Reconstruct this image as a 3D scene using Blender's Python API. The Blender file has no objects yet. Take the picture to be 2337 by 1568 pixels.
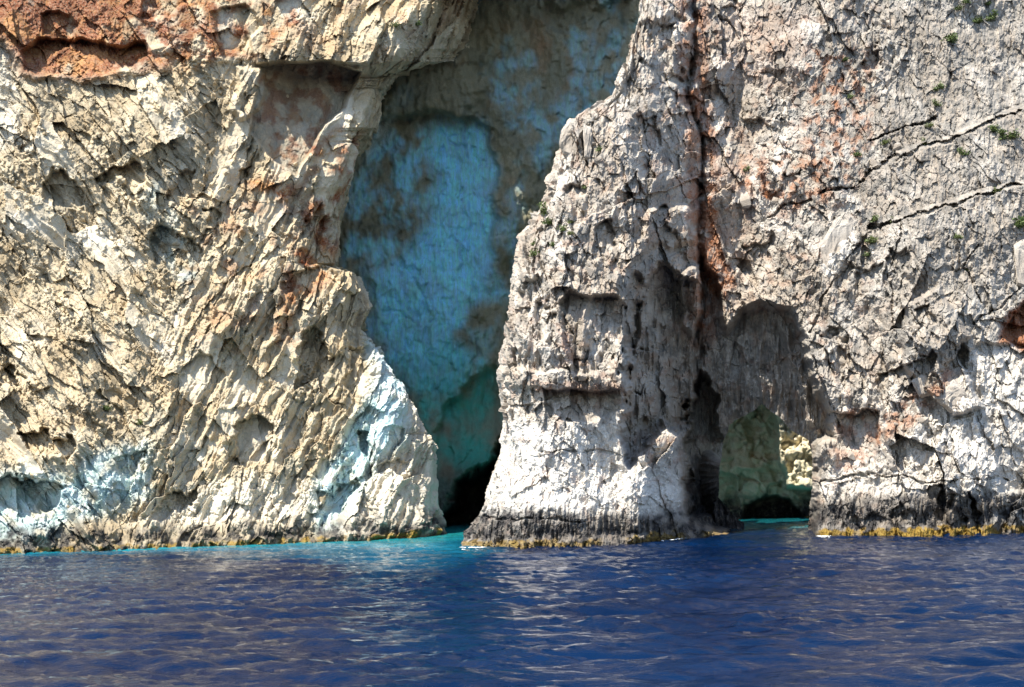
import bpy, math, random
import numpy as np
from mathutils import Matrix, Vector

random.seed(7)
F = np.float32
scene = bpy.context.scene
COL = scene.collection

# ------------------------------------------------------------------ camera
FPX, CU, CV, CAM_H, ROLL = 2500.0, 1168.0, 1110.0, 5.0, math.radians(1.5)
ct, st = math.cos(ROLL), math.sin(ROLL)
cam_d = bpy.data.cameras.new('camera')
cam = bpy.data.objects.new('camera', cam_d)
COL.objects.link(cam)
cam_d.sensor_width = 36.0
cam_d.lens = 36.0 * FPX / 2336.0
cam_d.shift_y = (CV - 784.0) / 2336.0
cam_d.clip_end = 8000.0
cam.matrix_world = Matrix(((ct, st, 0, 0), (0, 0, -1, 0), (-st, ct, 0, CAM_H), (0, 0, 0, 1)))
scene.camera = cam

# ------------------------------------------------------------------ sky, sun, exposure
LIGHT = Vector((0.37, 0.36, -0.88)).normalized()          # the way sunlight travels
to_sun = -LIGHT
sun_el = math.asin(to_sun.z)
sun_az = math.atan2(to_sun.x, to_sun.y)
world = bpy.data.worlds.new('World')
scene.world = world
world.use_nodes = True
wn = world.node_tree
wn.nodes.clear()
sky = wn.nodes.new('ShaderNodeTexSky')
sky.sky_type = 'NISHITA'
sky.sun_disc = False
sky.sun_elevation = sun_el
sky.sun_rotation = sun_az
sky.air_density = 1.0
sky.dust_density = 0.6
bg = wn.nodes.new('ShaderNodeBackground')
bg.inputs['Strength'].default_value = 0.15
wo = wn.nodes.new('ShaderNodeOutputWorld')
wn.links.new(sky.outputs[0], bg.inputs[0])
wn.links.new(bg.outputs[0], wo.inputs[0])
sun_d = bpy.data.lights.new('sun', 'SUN')
sun_d.energy = 5.0
sun_d.angle = math.radians(0.5)
sun_d.color = (1.0, 0.94, 0.83)
sun = bpy.data.objects.new('sun', sun_d)
COL.objects.link(sun)
sun.rotation_euler = LIGHT.to_track_quat('-Z', 'Y').to_euler()
sun.location = (-40, 0, 120)
vs = scene.view_settings
vs.view_transform = 'Standard'
vs.look = 'None'
vs.gamma = 1.0
vs.use_curve_mapping = False
vs.exposure = 0.92
scene.cycles.use_denoising = True
scene.cycles.denoising_prefilter = 'ACCURATE'
scene.render.filter_size = 1.1
scene.cycles.max_bounces = 4
scene.cycles.diffuse_bounces = 3
scene.cycles.glossy_bounces = 2

# ------------------------------------------------------------------ numpy tools
def unproject(u, v, y):
    """Photograph position (2336 x 1568 frame) and distance in metres -> world point."""
    xc = (u - CU) / FPX
    yc = (CV - v) / FPX
    return np.stack([(xc * ct + yc * st) * y, y + 0 * xc, CAM_H + (-xc * st + yc * ct) * y], -1)

def water_dist(u, v):
    xc = (u - CU) / FPX
    yc = (CV - v) / FPX
    return -CAM_H / (-xc * st + yc * ct)

def hash3(ix, iy, seed):
    h = ix.astype(np.uint32) * np.uint32(374761393) + iy.astype(np.uint32) * np.uint32(668265263) + np.uint32((seed * 2246822519) & 0xffffffff)
    h ^= h >> np.uint32(13)
    h *= np.uint32(1274126177)
    h ^= h >> np.uint32(16)
    h *= np.uint32(2654435761)
    h ^= h >> np.uint32(15)
    return h

def r01(h, k):
    return ((h >> np.uint32(k * 10)) & np.uint32(1023)).astype(F) / F(1023)

def noise(x, y, seed=0):
    xi = np.floor(x); yi = np.floor(y)
    fx = (x - xi).astype(F); fy = (y - yi).astype(F)
    ix = xi.astype(np.int32); iy = yi.astype(np.int32)
    sx = fx * fx * fx * (fx * (fx * 6 - 15) + 10)
    sy = fy * fy * fy * (fy * (fy * 6 - 15) + 10)
    def g(dx, dy):
        a = (hash3(ix + dx, iy + dy, seed) & np.uint32(65535)).astype(F) * F(2 * math.pi / 65536)
        return np.cos(a) * (fx - dx) + np.sin(a) * (fy - dy)
    n0 = g(0, 0); n1 = g(1, 0)
    a = n0 + sx * (n1 - n0)
    n0 = g(0, 1); n1 = g(1, 1)
    b = n0 + sx * (n1 - n0)
    return (a + sy * (b - a)) * F(1.5)

def fbm(x, y, octs, seed=0, gain=0.5, ridged=False):
    out = np.zeros(x.shape, F); amp = 1.0; tot = 0.0
    c, s = math.cos(0.6), math.sin(0.6)
    for o in range(octs):
        n = noise(x, y, seed + o * 17)
        out += amp * ((1 - 2 * np.abs(n)) if ridged else n)
        tot += amp
        amp *= gain
        x, y = (x * c - y * s) * F(2.03), (x * s + y * c) * F(2.03)
    return out / F(tot)

def rot(x, y, deg):
    c, s = math.cos(math.radians(deg)), math.sin(math.radians(deg))
    return x * F(c) + y * F(s), -x * F(s) + y * F(c)

def worley(x, y, seed):
    xi = np.floor(x).astype(np.int32); yi = np.floor(y).astype(np.int32)
    f1 = np.full(x.shape, 9, F); f2 = np.full(x.shape, 9, F)
    hid = np.zeros(x.shape, np.uint32); cx = np.zeros(x.shape, F); cy = np.zeros(x.shape, F)
    for dx in (-1, 0, 1):
        for dy in (-1, 0, 1):
            h = hash3(xi + dx, yi + dy, seed)
            ex = (xi + dx) + F(.1) + F(.8) * r01(h, 0) - x
            ey = (yi + dy) + F(.1) + F(.8) * r01(h, 1) - y
            d = ex * ex + ey * ey
            c = d < f1
            f2 = np.where(c, f1, np.minimum(f2, d))
            f1 = np.where(c, d, f1)
            hid = np.where(c, h, hid)
            cx = np.where(c, ex, cx); cy = np.where(c, ey, cy)
    h2 = hid * np.uint32(2654435761) ^ (hid >> np.uint32(7))
    return np.sqrt(f1), np.sqrt(f2), -cx, -cy, r01(h2, 0), r01(h2, 1), r01(h2, 2)

def sstep(a, b, x):
    t = np.clip((x - F(a)) / F(b - a), 0, 1)
    return t * t * (3 - 2 * t)

def blocks(u, v, sx, sy, ang, amp, tilt, crack, seed, cw=0.10):
    """Fractured blocks: every cell is a plane of its own offset and tilt with joints between."""
    x, y = rot(u, v, ang)
    f1, f2, dx, dy, a, b, c = worley(x / F(sx), y / F(sy), seed)
    d = F(2 * amp) * (a - F(.5)) + F(2 * tilt) * ((b - F(.5)) * dx + (c - F(.5)) * dy)
    if crack:
        d = d - F(crack) * sstep(cw, 0, f2 - f1)
    return d, a, b

def bumps(u, v, sx, sy, ang, amp, seed):
    x, y = rot(u, v, ang)
    f1, f2, dx, dy, a, b, c = worley(x / F(sx), y / F(sy), seed)
    return F(amp) * (np.maximum(0, 1 - f1 * F(1.25)) * (F(.4) + a * F(1.1)))

def sdf(poly, u, v):
    """Signed distance to a polygon, negative inside."""
    n = len(poly)
    d = np.full(u.shape, 1e12, F); inside = np.zeros(u.shape, bool)
    for i in range(n):
        ax, ay = poly[i]; bx, by = poly[(i + 1) % n]
        ex, ey = bx - ax, by - ay
        wx, wy = u - F(ax), v - F(ay)
        t = np.clip((wx * F(ex) + wy * F(ey)) / F(ex * ex + ey * ey + 1e-9), 0, 1)
        d = np.minimum(d, (wx - t * F(ex)) ** 2 + (wy - t * F(ey)) ** 2)
        if ay != by:
            c = (v < max(ay, by)) & (v >= min(ay, by)) & (wx < (wy / F(ey)) * F(ex))
            inside ^= c
    return np.where(inside, -np.sqrt(d), np.sqrt(d))

def linedist(pts, u, v):
    d = np.full(u.shape, 1e12, F)
    for (ax, ay), (bx, by) in zip(pts[:-1], pts[1:]):
        ex, ey = bx - ax, by - ay
        wx, wy = u - F(ax), v - F(ay)
        t = np.clip((wx * F(ex) + wy * F(ey)) / F(ex * ex + ey * ey + 1e-9), 0, 1)
        d = np.minimum(d, (wx - t * F(ex)) ** 2 + (wy - t * F(ey)) ** 2)
    return np.sqrt(d)

class Field:
    """Hand-placed features over a rock sheet, evaluated inside their own bounding box only."""
    def __init__(self, u, v, warp=1.0, seed=0):
        self.shape = u.shape
        w1 = fbm(u / F(60), v / F(60), 4, seed + 900)
        w2 = fbm(u / F(60), v / F(60), 4, seed + 950)
        self.u = (u + F(16 * warp) * w1).ravel(); self.v = (v + F(16 * warp) * w2).ravel()
    def mask(self, poly, f=8, grad=None, power=1.0):
        xs = [p[0] for p in poly]; ys = [p[1] for p in poly]
        m = np.zeros(self.u.shape, F)
        idx = np.nonzero((self.u > min(xs) - f) & (self.u < max(xs) + f) & (self.v > min(ys) - f) & (self.v < max(ys) + f))[0]
        if len(idx):
            uu, vv = self.u[idx], self.v[idx]
            k = sstep(f * .5, -f * .5, sdf(poly, uu, vv))
            if grad:
                x0, y0, x1, y1 = grad
                L = (x1 - x0) ** 2 + (y1 - y0) ** 2
                t = ((uu - F(x0)) * F(x1 - x0) + (vv - F(y0)) * F(y1 - y0)) / F(L)
                k = k * np.clip(1 - t, 0, 1) ** F(power)
            m[idx] = k
        return m.reshape(self.shape)
    def line(self, pts, w, power=1.0):
        xs = [p[0] for p in pts]; ys = [p[1] for p in pts]
        m = np.zeros(self.u.shape, F)
        idx = np.nonzero((self.u > min(xs) - w) & (self.u < max(xs) + w) & (self.v > min(ys) - w) & (self.v < max(ys) + w))[0]
        if len(idx):
            m[idx] = np.clip(1 - linedist(pts, self.u[idx], self.v[idx]) / F(w), 0, 1) ** F(power)
        return m.reshape(self.shape)

def spaced(a, b, step_in, lo, hi, step_out):
    """Samples from a to b: step_in between lo and hi, coarser outside."""
    parts = []
    if a < lo: parts.append(np.arange(a, lo, step_out))
    parts.append(np.arange(max(a, lo), min(b, hi), step_in))
    if b > hi: parts.append(np.arange(hi, b + step_out * .5, step_out))
    return np.concatenate(parts).astype(F)

def grid_faces(nr, nc, keep=None, flip=False):
    i = np.arange(nr * nc, dtype=np.int32).reshape(nr, nc)
    q = np.stack([i[:-1, :-1], i[1:, :-1], i[1:, 1:], i[:-1, 1:]], -1).reshape(-1, 4)
    if flip: q = q[:, ::-1]
    return q if keep is None else q[keep.ravel()]

def mesh_from(name, co, faces, mat, attrs=None, smooth=True):
    me = bpy.data.meshes.new(name)
    n = len(co); m, k = faces.shape
    me.vertices.add(n)
    me.vertices.foreach_set('co', np.ascontiguousarray(co, F).ravel())
    me.loops.add(m * k)
    me.loops.foreach_set('vertex_index', np.ascontiguousarray(faces, np.int32).ravel())
    me.polygons.add(m)
    me.polygons.foreach_set('loop_start', np.arange(0, m * k, k, dtype=np.int32))
    me.update(calc_edges=True)
    me.polygons.foreach_set('use_smooth', np.full(m, smooth, bool))
    for an, arr in (attrs or {}).items():
        at = me.attributes.new(an, 'FLOAT_COLOR', 'POINT')
        rgba = np.ones((n, 4), F); rgba[:, :3] = arr.reshape(n, 3)
        at.data.foreach_set('color', rgba.ravel())
    me.materials.append(mat)
    return me

def link(name, me, parent=None, **props):
    o = bpy.data.objects.new(name, me)
    COL.objects.link(o)
    if parent is not None: o.parent = parent
    for k, val in props.items(): o[k] = val
    return o

def displace(base, amt, edge):
    """Move a sheet by amt metres: towards the viewer in the open, along its normal where it turns away."""
    ray = -(base - np.array([0, 0, CAM_H]))
    ray /= np.linalg.norm(ray, axis=-1, keepdims=True)
    du = np.gradient(base, axis=1); dv = np.gradient(base, axis=0)
    n = np.cross(dv, du)
    for ax, r in ((0, 30), (1, 5)):
        pad = [(0, 0)] * 3; pad[ax] = (r + 1, r)
        c = np.cumsum(np.pad(n / (np.linalg.norm(n, axis=-1, keepdims=True) + 1e-9), pad, mode='edge'), axis=ax)
        n = (np.take(c, np.arange(2 * r + 1, c.shape[ax]), ax) - np.take(c, np.arange(0, c.shape[ax] - 2 * r - 1), ax))
    n /= np.linalg.norm(n, axis=-1, keepdims=True) + 1e-9
    d = ray * (1 - edge[..., None]) + n * edge[..., None]
    d /= np.linalg.norm(d, axis=-1, keepdims=True) + 1e-9
    return base + d * amt[..., None]

# ------------------------------------------------------------------ materials
class Nodes:
    def __init__(self, name):
        self.mat = bpy.data.materials.new(name); self.mat.use_nodes = True
        self.t = self.mat.node_tree; self.t.nodes.clear()
        self.out = self.n('ShaderNodeOutputMaterial')
        self.bsdf = self.n('ShaderNodeBsdfPrincipled')
        self.t.links.new(self.bsdf.outputs[0], self.out.inputs[0])
    def n(self, kind, **kw):
        nd = self.t.nodes.new(kind)
        for k, v in kw.items(): setattr(nd, k, v)
        return nd
    def set(self, sock, val):
        if hasattr(val, 'is_output'): self.t.links.new(val, sock)
        elif isinstance(val, (tuple, list)): sock.default_value = tuple(val) + ((1,) if len(val) == 3 and len(sock.default_value) == 4 else ())
        else: sock.default_value = val
    def mix(self, a, b, f, mode='MIX'):
        m = self.n('ShaderNodeMix', data_type='RGBA', blend_type=mode)
        self.set(m.inputs[0], f); self.set(m.inputs[6], a); self.set(m.inputs[7], b)
        return m.outputs[2]
    def math(self, op, a, b=0.0, clamp=False):
        m = self.n('ShaderNodeMath', operation=op, use_clamp=clamp)
        self.set(m.inputs[0], a); self.set(m.inputs[1], b)
        return m.outputs[0]
    def ramp(self, x, a, b, c=0.0, d=1.0):
        m = self.n('ShaderNodeMapRange', interpolation_type='SMOOTHSTEP')
        self.set(m.inputs[0], x); self.set(m.inputs[1], a); self.set(m.inputs[2], b); self.set(m.inputs[3], c); self.set(m.inputs[4], d)
        return m.outputs[0]
    def noise(self, vec, scale, detail=6, rough=.6, dist=0.0):
        m = self.n('ShaderNodeTexNoise')
        self.set(m.inputs['Vector'], vec); self.set(m.inputs['Scale'], scale)
        self.set(m.inputs['Detail'], detail); self.set(m.inputs['Roughness'], rough); self.set(m.inputs['Distortion'], dist)
        return m.outputs['Fac']
    def mapping(self, vec, scale=(1, 1, 1), rotn=(0, 0, 0)):
        m = self.n('ShaderNodeMapping')
        self.set(m.inputs[0], vec); m.inputs['Scale'].default_value = scale; m.inputs['Rotation'].default_value = rotn
        return m.outputs[0]
    def attr(self, name):
        a = self.n('ShaderNodeAttribute', attribute_name=name)
        s = self.n('ShaderNodeSeparateColor'); self.t.links.new(a.outputs['Color'], s.inputs[0])
        return s.outputs[0], s.outputs[1], s.outputs[2]
    def bump(self, height, strength, dist, prev=None):
        b = self.n('ShaderNodeBump')
        self.set(b.inputs['Height'], height); b.inputs['Strength'].default_value = strength; b.inputs['Distance'].default_value = dist
        if prev is not None: self.t.links.new(prev, b.inputs['Normal'])
        return b.outputs[0]

def rock_material(name, base1, base2, pale, grey, rust1=(.30, .105, .035), rust2=(.42, .22, .085), tint=(.16, .36, .40), tint2=(.30, .42, .62),
                  speck=(.10, .09, .08), speck_amt=.5, bump=.5, streaky=0.0, lime=(.27, .185, .04), green=(.05, .20, .13)):
    N = Nodes(name)
    tc = N.n('ShaderNodeTexCoord').outputs['Object']
    rust, pal, drk = N.attr('stain_shade')
    alg, tnt, gry = N.attr('stain_light')
    grn, tone, tone2 = N.attr('bounce_tone')
    fine = N.noise(tc, 16, 2, .7)
    n1 = N.noise(tc, .22, 2, .6); n2 = N.noise(tc, 1.3, 4, .65); n3 = N.noise(tc, 5.5, 3, .7)
    streak = N.noise(N.mapping(tc, (1.6, 1.6, .22)), 1.4, 3, .65)
    c = N.mix(base1, base2, N.ramp(n1, .35, .65))
    c = N.mix(c, base2, N.ramp(n2, .45, .7, 0, .55))
    c = N.mix(c, pale, N.math('MULTIPLY', pal, N.ramp(n2, .25, .6, .45, 1)))
    g = N.math('MULTIPLY', gry, N.ramp(N.math('ADD', N.math('MULTIPLY', n2, .6), N.math('MULTIPLY', streak, .4)), .38, .62, .15, 1))
    c = N.mix(c, grey, g)
    ru = N.mix(rust1, rust2, N.ramp(N.math('ADD', N.math('MULTIPLY', n2, .5), N.math('MULTIPLY', n1, .5)), .43, .66))
    c = N.mix(c, ru, N.math('MULTIPLY', rust, N.ramp(n3, .3, .6, .55, 1)))
    c = N.mix(c, (0, 0, 0), N.math('MULTIPLY', N.ramp(tone, 0, .8, 1, 0), .30))
    c = N.mix(c, (0, 0, 0), N.math('MULTIPLY', N.ramp(fine, .30, .62, 1, 0), .34))
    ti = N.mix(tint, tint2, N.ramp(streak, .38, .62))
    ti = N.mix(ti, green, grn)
    if streaky:
        st2 = N.noise(N.mapping(tc, (3.2, 3.2, .35)), 1.6, 4, .7)
        ti = N.mix(ti, speck, N.math('MULTIPLY', N.ramp(st2, .46, .66), streaky))
        c = N.mix(c, speck, N.math('MULTIPLY', N.ramp(st2, .46, .66), streaky))
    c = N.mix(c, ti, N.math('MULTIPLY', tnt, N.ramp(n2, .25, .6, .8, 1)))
    c = N.mix(c, speck, N.math('MULTIPLY', N.ramp(n3, .60, .72), speck_amt))
    dk = N.mix((.012, .012, .014), (.055, .052, .052), N.ramp(n3, .35, .65))
    c = N.mix(c, dk, N.math('MULTIPLY', drk, N.ramp(n2, .2, .55, .55, 1), clamp=True))
    al = N.mix(lime, (.16, .09, .012), N.ramp(n3, .42, .6))
    c = N.mix(c, al, alg)
    N.set(N.bsdf.inputs['Base Color'], c)
    N.set(N.bsdf.inputs['Roughness'], .9)
    N.set(N.bsdf.inputs['Specular IOR Level'], .15)
    b = N.bump(n3, bump, .12)
    b = N.bump(fine, bump * .8, .05, b)
    N.set(N.bsdf.inputs['Normal'], b)
    return N.mat

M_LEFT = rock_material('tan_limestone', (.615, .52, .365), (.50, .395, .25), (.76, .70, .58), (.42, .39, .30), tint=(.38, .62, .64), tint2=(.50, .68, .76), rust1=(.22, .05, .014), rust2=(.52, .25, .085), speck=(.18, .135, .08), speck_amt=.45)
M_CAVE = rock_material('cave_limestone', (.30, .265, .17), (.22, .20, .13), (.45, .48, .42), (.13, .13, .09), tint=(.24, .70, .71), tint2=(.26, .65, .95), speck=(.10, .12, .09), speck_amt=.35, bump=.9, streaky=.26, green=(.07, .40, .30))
M_HEAD = rock_material('white_limestone', (.55, .50, .435), (.43, .365, .295), (.75, .71, .645), (.195, .19, .175), rust2=(.46, .24, .14), speck=(.11, .09, .075), speck_amt=.6)
M_FAR = rock_material('far_limestone', (.70, .61, .42), (.62, .54, .36), (.76, .69, .52), (.30, .32, .22), tint=(.26, .46, .33), tint2=(.30, .47, .36), speck_amt=.3)

# ------------------------------------------------------------------ left cliff
def prof(pts, x):
    """Piecewise-linear profile through (x, value) points."""
    xs = [p[0] for p in pts]; ys = [p[1] for p in pts]
    return np.interp(x, xs, ys).astype(F)

def left_cliff():
    vv = spaced(-760, 1300, 1.75, -40, 1272, 22)
    vv = np.unique(np.concatenate([vv, np.arange(125, 210, .9, dtype=F)]))
    vv = vv[np.concatenate([[True], np.diff(vv) > .3])]
    R = prof([(-760, 1240), (-110, 1225), (-50, 1160), (60, 1112), (110, 1092), (140, 1066), (158, 1000), (178, 912), (205, 880), (294, 870), (330, 826), (400, 812), (480, 794),
              (560, 784), (600, 782), (618, 832), (650, 850), (700, 862), (722, 846), (745, 838), (770, 856), (800, 878), (850, 902), (885, 922), (960, 962), (1020, 990),
              (1100, 990), (1160, 996), (1225, 1002), (1300, 1004)], vv)
    R = R + 7 * fbm(vv / F(40), vv * 0 + F(3.3), 4, 5)
    fixed = np.concatenate([np.linspace(-520, -260, 22)[:-1], np.arange(-260, -20, 4.5), np.arange(-20, 700, 1.78)]).astype(F)
    nv, nw = 155, 34
    tv = np.linspace(0, 1, nv).astype(F)
    NC = len(fixed) + nv + nw
    U = np.concatenate([np.repeat(fixed[None, :], len(vv), 0), 700 + tv[None, :] * (R[:, None] - 700), np.repeat(R[:, None], nw, 1)], 1).astype(F)
    s_in = np.zeros(len(fixed) + nv)
    V = np.repeat(vv[:, None], NC, 1)
    tw = np.concatenate([np.zeros(len(s_in)), np.linspace(0, 1, nw + 1)[1:] ** 1.4]).astype(F)[None, :] * np.ones_like(U)
    wl = prof([(-900, 900 + 340), (0, 1262), (200, 1255), (400, 1248), (700, 1235), (800, 1230), (1000, 1222)], np.clip(U, 0, 2000))
    Yw = np.where(U < 0, water_dist(0 * U, 0 * U + 1262) + U * F(.004), water_dist(U, wl))
    hgt = (wl - V) / F(25)                                        # about metres above the water
    Y = Yw + F(.39) * np.maximum(hgt, -3) - F(2.5) * sstep(24, 40, hgt)
    Y = Y + F(3.2) * fbm(U / F(330), V / F(380), 3, 11)
    w = np.clip((U - (R[:, None] - 150)) / 150, 0, 1)
    rnd = F(6.0) * (1 - np.sqrt(np.maximum(0, 1 - (w * F(.985)) ** 2)))
    Y = Y - sstep(1000, 1110, U) * np.maximum(0, hgt - 47) * F(.55)      # lip above the frame that keeps the cave in shade
    rnd = rnd + F(14.0) * sstep(200, 120, V) * sstep(-130, -20, V) * np.clip((U - (R[:, None] - 185)) / 185, 0, 1) ** F(1.15)
    Y = Y + rnd
    dr = np.diff(rnd, axis=1, prepend=0) * 22; du = np.diff(U, axis=1, prepend=U[:, :1])
    extra = np.cumsum(np.where(w > 0, np.sqrt(du * du + dr * dr) - np.abs(du), 0), axis=1)
    base = unproject(U, V, Y)
    base[..., 1] += tw * 22
    base[..., 0] -= tw * 4
    T = U + tw * 22 * 22
    S = T + extra                                                  # running length for the textures
    edge = np.clip(w * w + tw * 4, 0, 1)

    f = Field(T, V, 1.0, 3)
    D = np.zeros_like(U)
    # upper red strata, its hollow and lip
    red = f.mask([(-600, 95), (0, 95), (25, 120), (40, 178), (200, 186), (330, 168), (480, 150), (575, 145), (640, 110), (700, 60), (680, -60), (-600, -60)], 16)
    D += 1.3 * red
    D -= 4.2 * f.mask([(55, 162), (45, 120), (90, 92), (190, 88), (250, 105), (330, 100), (345, 128), (300, 158), (200, 170), (120, 172)], 14, (150, 70, 150, 200))
    D -= 2.0 * f.mask([(325, 40), (330, -60), (425, -60), (430, 5), (385, 40)], 8)
    D += 1.0 * f.line([(300, 0), (370, 60), (385, 100), (300, 130)], 20)
    D -= 1.6 * f.mask([(95, 30), (140, 20), (180, 60), (150, 95), (100, 80)], 10)
    D -= 1.3 * f.mask([(480, 30), (560, 10), (600, 60), (560, 125), (500, 110)], 10)
    # white pillar and the flat recess beside it
    D += 1.8 * f.mask([(545, 158), (598, 152), (604, 200), (590, 250), (550, 270), (530, 250)], 12)
    f4 = Field(T, V, .4, 7)
    rec = f4.mask([(598, 152), (752, 142), (820, 165), (800, 215), (790, 245), (742, 282), (715, 335), (690, 372), (680, 402), (625, 365), (568, 300), (580, 230)], 7)
    D -= 3.4 * rec * np.clip((470 - V) / F(180), 0, 1) * (.10 + .90 * sstep(570, 670, T - .15 * (V - 150)))
    D += 2.8 * f4.mask([(586, 146), (760, 140), (840, 150), (880, 60), (850, -60), (600, -60), (560, 60)], 8, (700, 150, 700, -60))
    # brow over the cave
    D += 2.6 * f.mask([(870, 40), (960, 0), (1040, 20), (1050, 90), (1000, 120), (960, 140), (880, 150)], 70)
    D += 1.6 * f.mask([(800, 290), (830, 200), (880, 235), (905, 262), (860, 300), (800, 400), (730, 470), (720, 400)], 40)
    D += 7.0 * f.mask([(1010, -45), (1120, -60), (1340, -70), (1340, -330), (930, -330)], 30)  # unseen lip added above the brow to cast shade on it
    # hollows and pockets
    f3 = Field(T, V, 2.4, 5)
    for poly, d in (
        ([(95, 420), (130, 385), (160, 400), (200, 450), (188, 482), (140, 472), (100, 452)], 3.0),
        ([(225, 410), (258, 370), (300, 368), (322, 395), (312, 450), (290, 430), (268, 402), (240, 418)], 2.4),
        ([(45, 1000), (90, 985), (150, 992), (172, 1020), (150, 1047), (80, 1032)], 2.8),
        ([(0, 780), (30, 795), (80, 855), (100, 905), (60, 890), (10, 850)], 1.6),
        ([(350, 520), (420, 540), (450, 575), (440, 640), (385, 610), (350, 600)], 2.0),
        ([(395, 400), (430, 390), (455, 450), (430, 480), (400, 460)], 1.6),
        ([(532, 975), (560, 960), (575, 966), (592, 950), (620, 960), (615, 1010), (600, 1052), (570, 1062), (545, 1040)], 2.6),
        ([(345, 1192), (350, 1165), (400, 1130), (472, 1110), (440, 1142), (400, 1172)], 3.2),
        ([(-520, 1102), (60, 1096), (150, 1110), (132, 1150), (82, 1190), (50, 1226), (-520, 1250)], 6.0),
        ([(0, 845), (20, 830), (50, 870), (40, 910), (0, 900)], 1.8),
        ([(270, 1040), (340, 1020), (330, 1080), (280, 1090)], 1.5),
        ([(420, 830), (480, 800), (520, 850), (470, 900), (420, 880)], 1.3),
        ([(650, 640), (700, 600), (760, 620), (760, 700), (700, 720), (660, 700)], 2.2),
        ([(700, 500), (740, 470), (760, 560), (720, 600), (690, 560)], 1.8),
        ([(680, 800), (720, 760), (760, 820), (740, 900), (690, 880)], 2.0),
        ([(800, 800), (828, 790), (835, 880), (815, 960), (795, 940)], 1.8),
        ([(470, 480), (490, 470), (520, 560), (500, 590)], 1.5),
        ([(540, 400), (560, 390), (585, 470), (565, 480)], 1.5),
        ([(822, 978), (846, 982), (852, 1080), (806, 1150), (778, 1168), (820, 1080)], 3.0),
        ([(725, 1130), (800, 1090), (820, 1120), (770, 1190), (730, 1200)], 2.2),
        ([(840, 1060), (900, 1040), (930, 1090), (860, 1120)], 1.2)):
        D -= d * f3.mask(poly, 7, (poly[0][0], min(p[1] for p in poly) - 5, poly[0][0], max(p[1] for p in poly) + 25))
    # buttress at the cave mouth
    spur = f.mask([(845, 775), (880, 800), (905, 850), (925, 885), (965, 960), (1010, 1020), (1020, 1240), (720, 1245), (790, 1180), (838, 1090), (845, 980), (828, 900)], 70)
    D += 2.6 * spur
    # rock shelf at the water
    shelf = sstep(3.0, 1.2, hgt + 1.4 * fbm(S / F(70), V / F(300), 3, 21))
    D += 0.9 * shelf
    D += .8 * sstep(.8, .1, hgt + .35 * noise(S / F(18), V / F(18), 23))
    # diagonal gullies: down to the right on the left, down to the left beside the cave
    lm = sstep(520, 330, S + .25 * (V - 600))
    gx, gy = rot(S + 30 * fbm(S / F(120), V / F(120), 3, 31), V, 52)
    g1 = fbm(gx / F(170), gy / F(26), 4, 33, ridged=True)
    hx, hy = rot(S + 30 * fbm(S / F(120), V / F(120), 3, 35), V, 112)
    g2 = fbm(hx / F(170), hy / F(24), 4, 37, ridged=True)
    sh1, _, _ = blocks(S + 18 * fbm(S / F(70), V / F(70), 4, 34), V + 18 * fbm(S / F(70), V / F(70), 4, 36), 17, 105, -38, .24, .60, 0, 38)
    sh2, _, _ = blocks(S + 18 * fbm(S / F(70), V / F(70), 4, 34), V + 18 * fbm(S / F(70), V / F(70), 4, 36), 16, 95, 22, .24, .60, 0, 39)
    gul = (F(.45) * (g1 * lm + g2 * (1 - lm)) + sh1 * lm + sh2 * (1 - lm)) * (1 - .7 * red)
    gL = fbm(gx / F(400), gy / F(72), 3, 34, ridged=True); gR = fbm(hx / F(380), hy / F(66), 3, 36, ridged=True)
    D += F(1.25) * (gL * lm + gR * (1 - lm)) * (1 - red) * (1 - rec)
    # broken slabs, some left smooth
    wu = S + 12 * fbm(S / F(45), V / F(45), 4, 41); wv = V + 12 * fbm(S / F(45), V / F(45), 4, 45)
    b1, i1, j1 = blocks(wu, wv, 70, 150, -32, .42, 1.5, .0, 51)
    b2, i2, j2 = blocks(wu, wv, 60, 130, 24, .42, 1.4, .0, 52)
    D += (b1 * lm + b2 * (1 - lm)) * (1 - rec)
    i1 = np.where(lm > .5, i1, i2)
    smooth = np.maximum(sstep(.84, .97, i1 + .22 * fbm(S / F(26), V / F(26), 3, 55)), rec)
    smooth = np.maximum(smooth, f.mask([(532, 975), (560, 960), (592, 950), (620, 960), (600, 1052), (570, 1062), (545, 1040)], 10))
    rough = (1 - .72 * smooth) + .30 * rec
    D += gul * (1 - .8 * smooth)
    b3, i3, j3 = blocks(wu, wv, 22, 34, -20, .15, .36, .0, 57)
    D += b3 * rough
    calmA = sstep(-.12, .16, fbm(gx / F(150), gy / F(60), 4, 62))
    rough = rough * (.40 + .60 * calmA)
    crumb = sstep(-.25, .25, fbm(S / F(90), V / F(90), 3, 61)) * rough
    D += bumps(wu, wv, 15, 20, 15, .45, 63) * crumb + bumps(wu, wv, 7.5, 9, -20, .34, 65) * (.3 + .7 * crumb) * rough
    D += F(.34) * fbm(S / F(20), V / F(20), 3, 67, .6) * rough + F(.17) * fbm(S / F(8), V / F(8), 3, 69, .65) * rough
    D = D * sstep(-520, -100, U - 300 * (V < -60))
    D = D * (1 - .6 * edge) - 1.3 * edge
    under = np.clip(np.abs(np.gradient(R, vv)) - .7, 0, 1)[:, None] * edge      # undersides take their relief from the plan instead
    bx, by = base[..., 0].astype(F), base[..., 1].astype(F)
    ub, _, _ = blocks(bx * 22 + 6 * noise(bx, by, 8), by * 22, 34, 40, 20, .5, .8, .1, 91)
    D = D * (1 - under) + under * (ub + .7 * fbm(bx / F(.9), by / F(.9), 4, 92, .6) - 1.3)
    co = displace(base, D, edge)

    # stains, plus bounce light and shade painted into the colour
    k = lambda sc, sd, o=4: fbm(S / F(sc), V / F(sc), o, sd)
    rust = np.zeros_like(U)
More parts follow.
